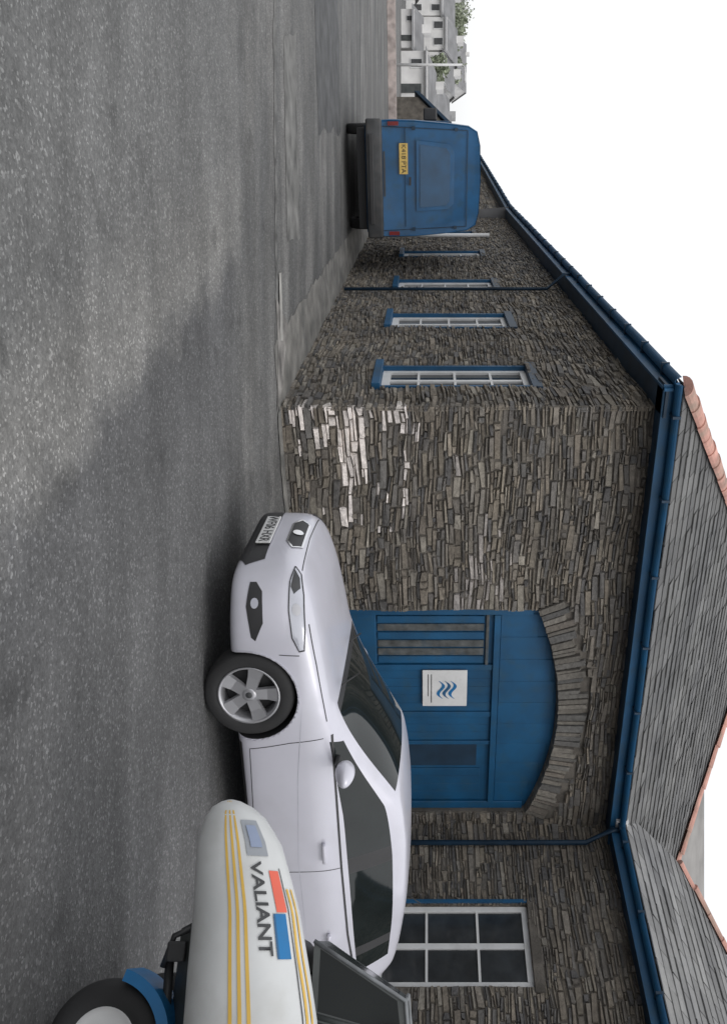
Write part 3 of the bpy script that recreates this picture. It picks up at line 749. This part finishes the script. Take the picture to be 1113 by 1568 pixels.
vq('handle',[(-.1,1.24),(.05,1.24),(.05,1.28),(-.1,1.28)],M_plast,x=-.02)
vq('rust',[(-.30,.76),(.5,.76),(.5,.79),(-.30,.79)],M_bump,x=-.002,th=.004)
mesh('front_screen',[(3.72,-.85,2.28),(3.72,.85,2.28),(4.13,.92,1.62),(4.13,-.92,1.62)],[(0,1,2,3)],M_vang,van)

# ------------------------------------------------------------ boat on trailer
bA=Vector((1.15,3.35,0)); bd=Vector((.889,-.458,0)); bp_=Vector((.458,.889,0))
BM=Matrix(((bd.x,bp_.x,0,bA.x),(bd.y,bp_.y,0,bA.y),(0,0,1,0),(0,0,0,1)))
boat=E('inflatable_boat',BM)
prA=[(0,.012),(.008,.04),(.03,.08),(.07,.118),(.12,.142),(.17,.163),(.3,.183),(.4,.197),(.6,.220),(.76,.235),(1.1,.245),(3.2,.245)]
def rad(a): return tb(prA,a)
def zc(a): return tb([(0,.815),(.07,.84),(.17,.867),(.4,.918),(.76,.968),(1.1,.985),(3.2,1.0)],a)
al=[0,.003,.008,.018,.03,.05,.07,.095,.12,.17,.22,.3,.4,.5,.6,.76,.9,1.1,1.6,2.2,3.2]
tube('tube_near',[(a,0,zc(a)) for a in al],[rad(a) for a in al],M_boat,boat,n=64,upright=True)
tube('tube_far',[(a+.45,1.35,zc(a)) for a in al],[rad(a) for a in al],M_grey,boat,n=40,upright=True)
def onb(a,ph,off=.003):
    r=rad(a)+off; return (a,-math.cos(ph)*r,zc(a)+math.sin(ph)*r)
def bstrip(name,a0,a1,p0_,p1_,m_,off=.003,k=60,wob=0):
    vs=[];fs=[]
    for i in range(k+1):
        a=a0+(a1-a0)*i/k
        for j in range(5):
            vs.append(onb(a,p0_+(p1_-p0_)*j/4+wob*math.sin(i),off))
    for i in range(k):
        for j in range(4): fs.append((i*5+j,(i+1)*5+j,(i+1)*5+j+1,i*5+j+1))
    return mesh(name,vs,fs,m_,boat,smooth=True)
for p in (-.14,.0,.13): bstrip('stripe',.01,3.1,p,p+.055,M_stripe)
for p in (1.10,1.26): bstrip('upper_stripe',.33,3.1,p,p+.07,M_stripe,wob=.015)
bstrip('seam_tape',.26,3.1,1.02,1.045,M_bump)
bstrip('handle_patch',.09,.22,.32,.80,mat('patch_grey',(.3,.32,.35),.6),off=.004,k=10)
bstrip('handle_patch_inner',.11,.19,.42,.68,mat('patch_blue',(.25,.3,.42),.5),off=.008,k=6)
bstrip('logo_red',.27,.41,.74,.98,M_logor,k=10); bstrip('logo_blue',.415,.56,.70,.94,M_mud,k=10); bstrip('logo_blue_dark',.415,.56,.66,.70,M_logob,k=10,off=.004)
cu=bpy.data.curves.new('t','FONT'); cu.body='VALIANT'; cu.size=.1; cu.offset=.002
o=bpy.data.objects.new('t',cu); sc.collection.objects.link(o); bpy.context.view_layer.update()
me=bpy.data.meshes.new_from_object(o.evaluated_get(bpy.context.evaluated_depsgraph_get())); bpy.data.objects.remove(o)
xm=max(v.co.x for v in me.vertices)
for v in me.vertices:
    v.co=Vector(onb(.24+v.co.x/xm*.31,.36+v.co.y/.073*.24,.005))
me.materials.clear(); me.materials.append(M_bump); link(bpy.data.objects.new('lettering',me),boat)
mesh('hull',[(.35,.1,.86),(.45,.68,.50),(.35,1.25,.86),(3.2,.1,.86),(3.2,.68,.5),(3.2,1.25,.86)],[(0,3,4,1),(1,4,5,2),(0,2,5,3),(0,1,2),(3,5,4)],M_grey,boat)
box('console',(.60,.42,.86),(1.15,1.0,1.16),M_grey,boat,bev=.05,seg=3,taper=(.85,.9))
box('console_nose',(.46,.30,.90),(.70,.95,1.10),M_plast,boat,bev=.07,seg=4,taper=(.6,.8))
def quad_panel(nm,a,b,c,e,fr=.07):
    a,b,c,e=map(Vector,(a,b,c,e)); ctr=(a+b+c+e)/4
    ins=[p.lerp(ctr,fr*2) for p in (a,b,c,e)]
    mesh(nm+'_frame',[a,b,c,e]+ins,[(0,1,5,4),(1,2,6,5),(2,3,7,6),(3,0,4,7)],M_grey,boat)
    mesh(nm+'_glass',ins,[(0,1,2,3)],M_tint,boat)
quad_panel('screen_side',(.50,.40,1.13),(.76,.40,1.13),(.86,.46,1.52),(.72,.46,1.50))
quad_panel('screen_side_rear',(.765,.40,1.13),(1.05,.40,1.13),(1.05,.46,1.53),(.865,.46,1.52))
quad_panel('screen_front',(.50,1.0,1.13),(.50,.40,1.13),(.72,.46,1.50),(.72,.94,1.50))
quad_panel('screen_far',(1.05,1.0,1.13),(.50,1.0,1.13),(.72,.94,1.50),(1.05,.94,1.53))
tube('screen_rail',[(.50,.395,1.13),(.72,.455,1.51),(1.06,.455,1.54)],.009,M_galv,boat,n=8)
tube('screen_rail_far',[(.72,.455,1.51),(.72,.945,1.51),(1.06,.945,1.54)],.009,M_galv,boat,n=8)
tube('screen_post',[(.763,.392,1.13),(.863,.452,1.52)],.010,M_grey,boat,n=8)
box('seat_box',(1.3,.4,.86),(1.8,1.0,1.3),M_grey,boat,bev=.05,seg=3)
mesh('permit_sticker',[(.80,.425,1.40),(.885,.425,1.40),(.885,.438,1.485),(.80,.438,1.485)],[(0,1,2,3)],M_white,boat)
# trailer
tr=E('boat_trailer',BM)
for y in (.45,1.05): tube('chassis_rail',[(1.05,y,.46),(3.4,y,.46)],.03,M_galv,tr,n=8)
for x in (1.1,2.2): tube('crossmember',[(x,.4,.46),(x,1.1,.46)],.028,M_galv,tr,n=8)
tube('axle',[(.88,.65,.27),(.88,1.35,.27)],.03,M_galv,tr,n=8)
box('keel_support',(.50,.55,.48),(.58,.70,.56),M_plast,tr,bev=.01)
tube('keel_arm',[(.54,.62,.48),(.9,.62,.50),(1.1,.62,.46)],.020,M_plast,tr,n=8)
tube('prop_strut',[(.44,.58,.60),(.48,.58,.50),(.60,.6,.46)],.013,M_plast,tr,n=8)
for y,s in ((.62,-1),(1.45,1)):
    wm=Matrix.Translation((.88,y,.262))
    lathe('tyre',[(.13,-.07),(.15,-.085),(.21,-.085),(.232,-.06),(.238,-.03),(.238,.03),(.232,.06),(.21,.085),(.15,.085),(.13,.07)],M_black,tr,mx=wm)
    lathe('wheel_rim',[(.001,s*.03),(.05,s*.035),(.09,s*.05),(.115,s*.045),(.135,s*.08),(.14,s*.07)],M_white,tr,mx=wm)
    vs=[];fs=[];k=24
    for i in range(k+1):
        t=math.radians(165-145*i/k)
        vs+= [(.285*math.cos(t),-.11,.285*math.sin(t)),(.285*math.cos(t),.12,.285*math.sin(t)),(.24*math.cos(t),-.115,.24*math.sin(t)) if s<0 else (.24*math.cos(t),.12,.24*math.sin(t))]
    for i in range(k): fs+=[(3*i,3*i+3,3*i+4,3*i+1),(3*i,3*i+2,3*i+5,3*i+3)]
    mesh('mudguard',vs,fs,M_mud,tr,smooth=False,mx=wm)

# ------------------------------------------------------------ background town
def house(name,x,y,w,dp,h,rh,wall,rot=0,ncol=3,nrow=2,ws=1.0):
    e=E(name,Matrix.Translation((x,y,0))@Matrix.Rotation(rot,4,'Z'))
    mesh('walls',[(0,0,0),(w,0,0),(w,dp,0),(0,dp,0),(0,0,h),(w,0,h),(w,dp,h),(0,dp,h),(0,dp/2,h+rh),(w,dp/2,h+rh)],[(0,1,5,4),(1,2,6,9,5),(2,3,7,6),(3,0,4,8,7)],wall,e)
    mesh('roof',[(-.2,-.3,h-.15),(w+.2,-.3,h-.15),(w+.2,dp/2,h+rh+.06),(-.2,dp/2,h+rh+.06),(w+.2,dp+.3,h-.15),(-.2,dp+.3,h-.15)],[(0,1,2,3),(3,2,4,5)],M_roofd,e)
    box('chimney',(w*.15,dp/2-.3,h+rh-.4),(w*.15+.5,dp/2+.3,h+rh+.5),wall,e)
    for i in range(ncol):
        for j in range(nrow):
            xa=w*(i+.5)/ncol; za=(.9+j*2.4)*ws
            if j==0 and i==ncol//2:
                box('door',(xa-.45*ws,-.05,0),(xa+.45*ws,-.01,2.0*ws),M_grey,e); continue
            if za+1.2*ws>h: continue
            box('window_frame',(xa-.5*ws,-.05,za),(xa+.5*ws,-.01,za+1.25*ws),M_white,e)
            box('window_pane',(xa-.38*ws,-.07,za+.1*ws),(xa+.38*ws,-.051,za+1.15*ws),M_bump,e)
    for j in range(nrow):
        for yy in (dp*.3,dp*.7):
            za=(.9+j*2.4)*ws
            if za+1.2*ws<h: box('window_pane',(w+.01,yy-.4*ws,za),(w+.05,yy+.4*ws,za+1.15*ws),M_bump,e)
house('terraced_house',-39.5,61,3.2,5,2.7,.9,M_ren,.1,3,2,.55)
house('terraced_house',-36.2,61.3,2.3,5,3.0,.8,M_ren,.1,2,2,.6)
house('terraced_house',-33.8,61.6,2.1,5,2.8,.8,M_ren,.1,2,2,.6)
house('terraced_house',-80,128,7,8,5.2,2,M_ren,.1,4); house('terraced_house',-73,128,7,8,5.6,2,M_ren,.1,4,2); house('terraced_house',-87,128,7,8,5.4,2,M_ren2,.1,4)
house('cottage',-31.2,61,5.0,6,2.3,.9,M_ren2,0,2,1); house('cottage',-27.5,50,3,6,1.6,.5,M_ren,0,2,1,.6)
house('cottage',-23.2,49,4.4,5,2.0,1.0,M_ren2,.35,2,1,.8)
house('cottage',-36,52,2.6,3,.9,.5,M_ren,.1,2,1,.35); house('cottage',-30,50,2.2,3,.8,.5,M_ren,.1,2,1,.35)
def tree(x,y,h,w):
    e=E('tree',Matrix.Translation((x,y,0)))
    tube('trunk',[(0,0,0),(.1,0,h*.3),(0,.1,h*.6)],[.2,.15,.06],M_bark,e,n=8)
    for k in range(6):
        a=k*1.05; tube('limb',[(.1,0,h*.3),(math.cos(a)*w*.3,math.sin(a)*w*.3,h*.65)],[.08,.03],M_bark,e,n=6)
    vs=[];fs=[]
    cl=[(R(-.4,.4)*w,R(-.4,.4)*w,h*R(.45,.92),R(.10,.22)*w) for _ in range(22)]
    for cx,cy,cz,cr in cl:
        for _ in range(90):
            v=Vector((R(-1,1),R(-1,1),R(-1,1))); 
            if v.length>1: continue
            p=Vector((cx,cy,cz))+v*cr; a=Vector((R(-1,1),R(-1,1),R(-1,1))).normalized()*.12; b2=Vector((R(-1,1),R(-1,1),R(-1,1))).normalized()*.12
            i=len(vs); vs+=[p-a,p+b2,p+a,p-b2]; fs.append((i,i+1,i+2,i+3))
    mesh('crown',vs,fs,M_leaf,e)
tree(-44,74,5.0,4.2); tree(-41,70,5,3.6); tree(-37.5,70,4.6,3.4); tree(-30.5,58,3.2,2.4); tree(-56,92,6.5,6)
WL=E('boundary_wall')
mesh('masonry',[(-24,31.5,0),(-13.8,35,0),(-13.9,35.3,0),(-24.1,31.8,0),(-24,31.5,.32),(-13.8,35,.32),(-13.9,35.3,.32),(-24.1,31.8,.32)],[(0,1,5,4),(1,2,6,5),(2,3,7,6),(3,0,4,7),(4,5,6,7)],mat('wall_pinkish',(.42,.36,.34),.9,var=.25,scale=3),WL)
lp=E('street_lamp',Matrix.Translation((-20.8,39,0)))
tube('post',[(0,0,0),(0,0,3.2)],[.07,.05],M_white,lp,n=10); tube('arm',[(0,0,3.15),(.1,0,3.3),(.5,0,3.35)],.03,M_white,lp,n=8); box('lantern',(.4,-.08,3.28),(.8,.08,3.38),M_white,lp,bev=.02)

# ------------------------------------------------------------ world + sun
w=bpy.data.worlds.new('World'); sc.world=w; w.use_nodes=True; nt=w.node_tree; L=nt.links
bg=nt.nodes['Background']; out=nt.nodes['World Output']
sky=nt.nodes.new('ShaderNodeTexSky'); sky.sky_type='NISHITA'; sky.sun_disc=False; sky.sun_elevation=math.radians(48); sky.sun_rotation=math.radians(150); sky.dust_density=3
hs=nt.nodes.new('ShaderNodeHueSaturation'); hs.inputs['Saturation'].default_value=.25; L.new(sky.outputs[0],hs.inputs['Color'])
L.new(hs.outputs[0],bg.inputs['Color']); bg.inputs['Strength'].default_value=.06
bg2=nt.nodes.new('ShaderNodeBackground'); bg2.inputs['Color'].default_value=(.975,.985,1,1); bg2.inputs['Strength'].default_value=.85
ad=nt.nodes.new('ShaderNodeAddShader'); L.new(bg.outputs[0],ad.inputs[0]); L.new(bg2.outputs[0],ad.inputs[1]); L.new(ad.outputs[0],out.inputs['Surface'])
sl=bpy.data.lights.new('sun','SUN'); sl.energy=.5; sl.angle=math.radians(25); sl.color=(1,.97,.93)
so=bpy.data.objects.new('sun',sl); link(so)
az=math.radians(150); el=math.radians(48)
sd=Vector((math.sin(az)*math.cos(el),math.cos(az)*math.cos(el),math.sin(el)))
so.rotation_euler=sd.to_track_quat('Z','Y').to_euler()

# ------------------------------------------------------------ camera (photo is stored rolled by 90 degrees)
cd=bpy.data.cameras.new('camera'); cam=bpy.data.objects.new('camera',cd); link(cam)
cam.matrix_world=Matrix(((0,-1,0,0),(0,0,-1,0),(1,0,0,1.6),(0,0,0,1)))
cd.sensor_width=36; cd.lens=1284/1568*36; cd.shift_x=-98.5/1568; cd.clip_end=4000; cd.clip_start=.05
sc.camera=cam
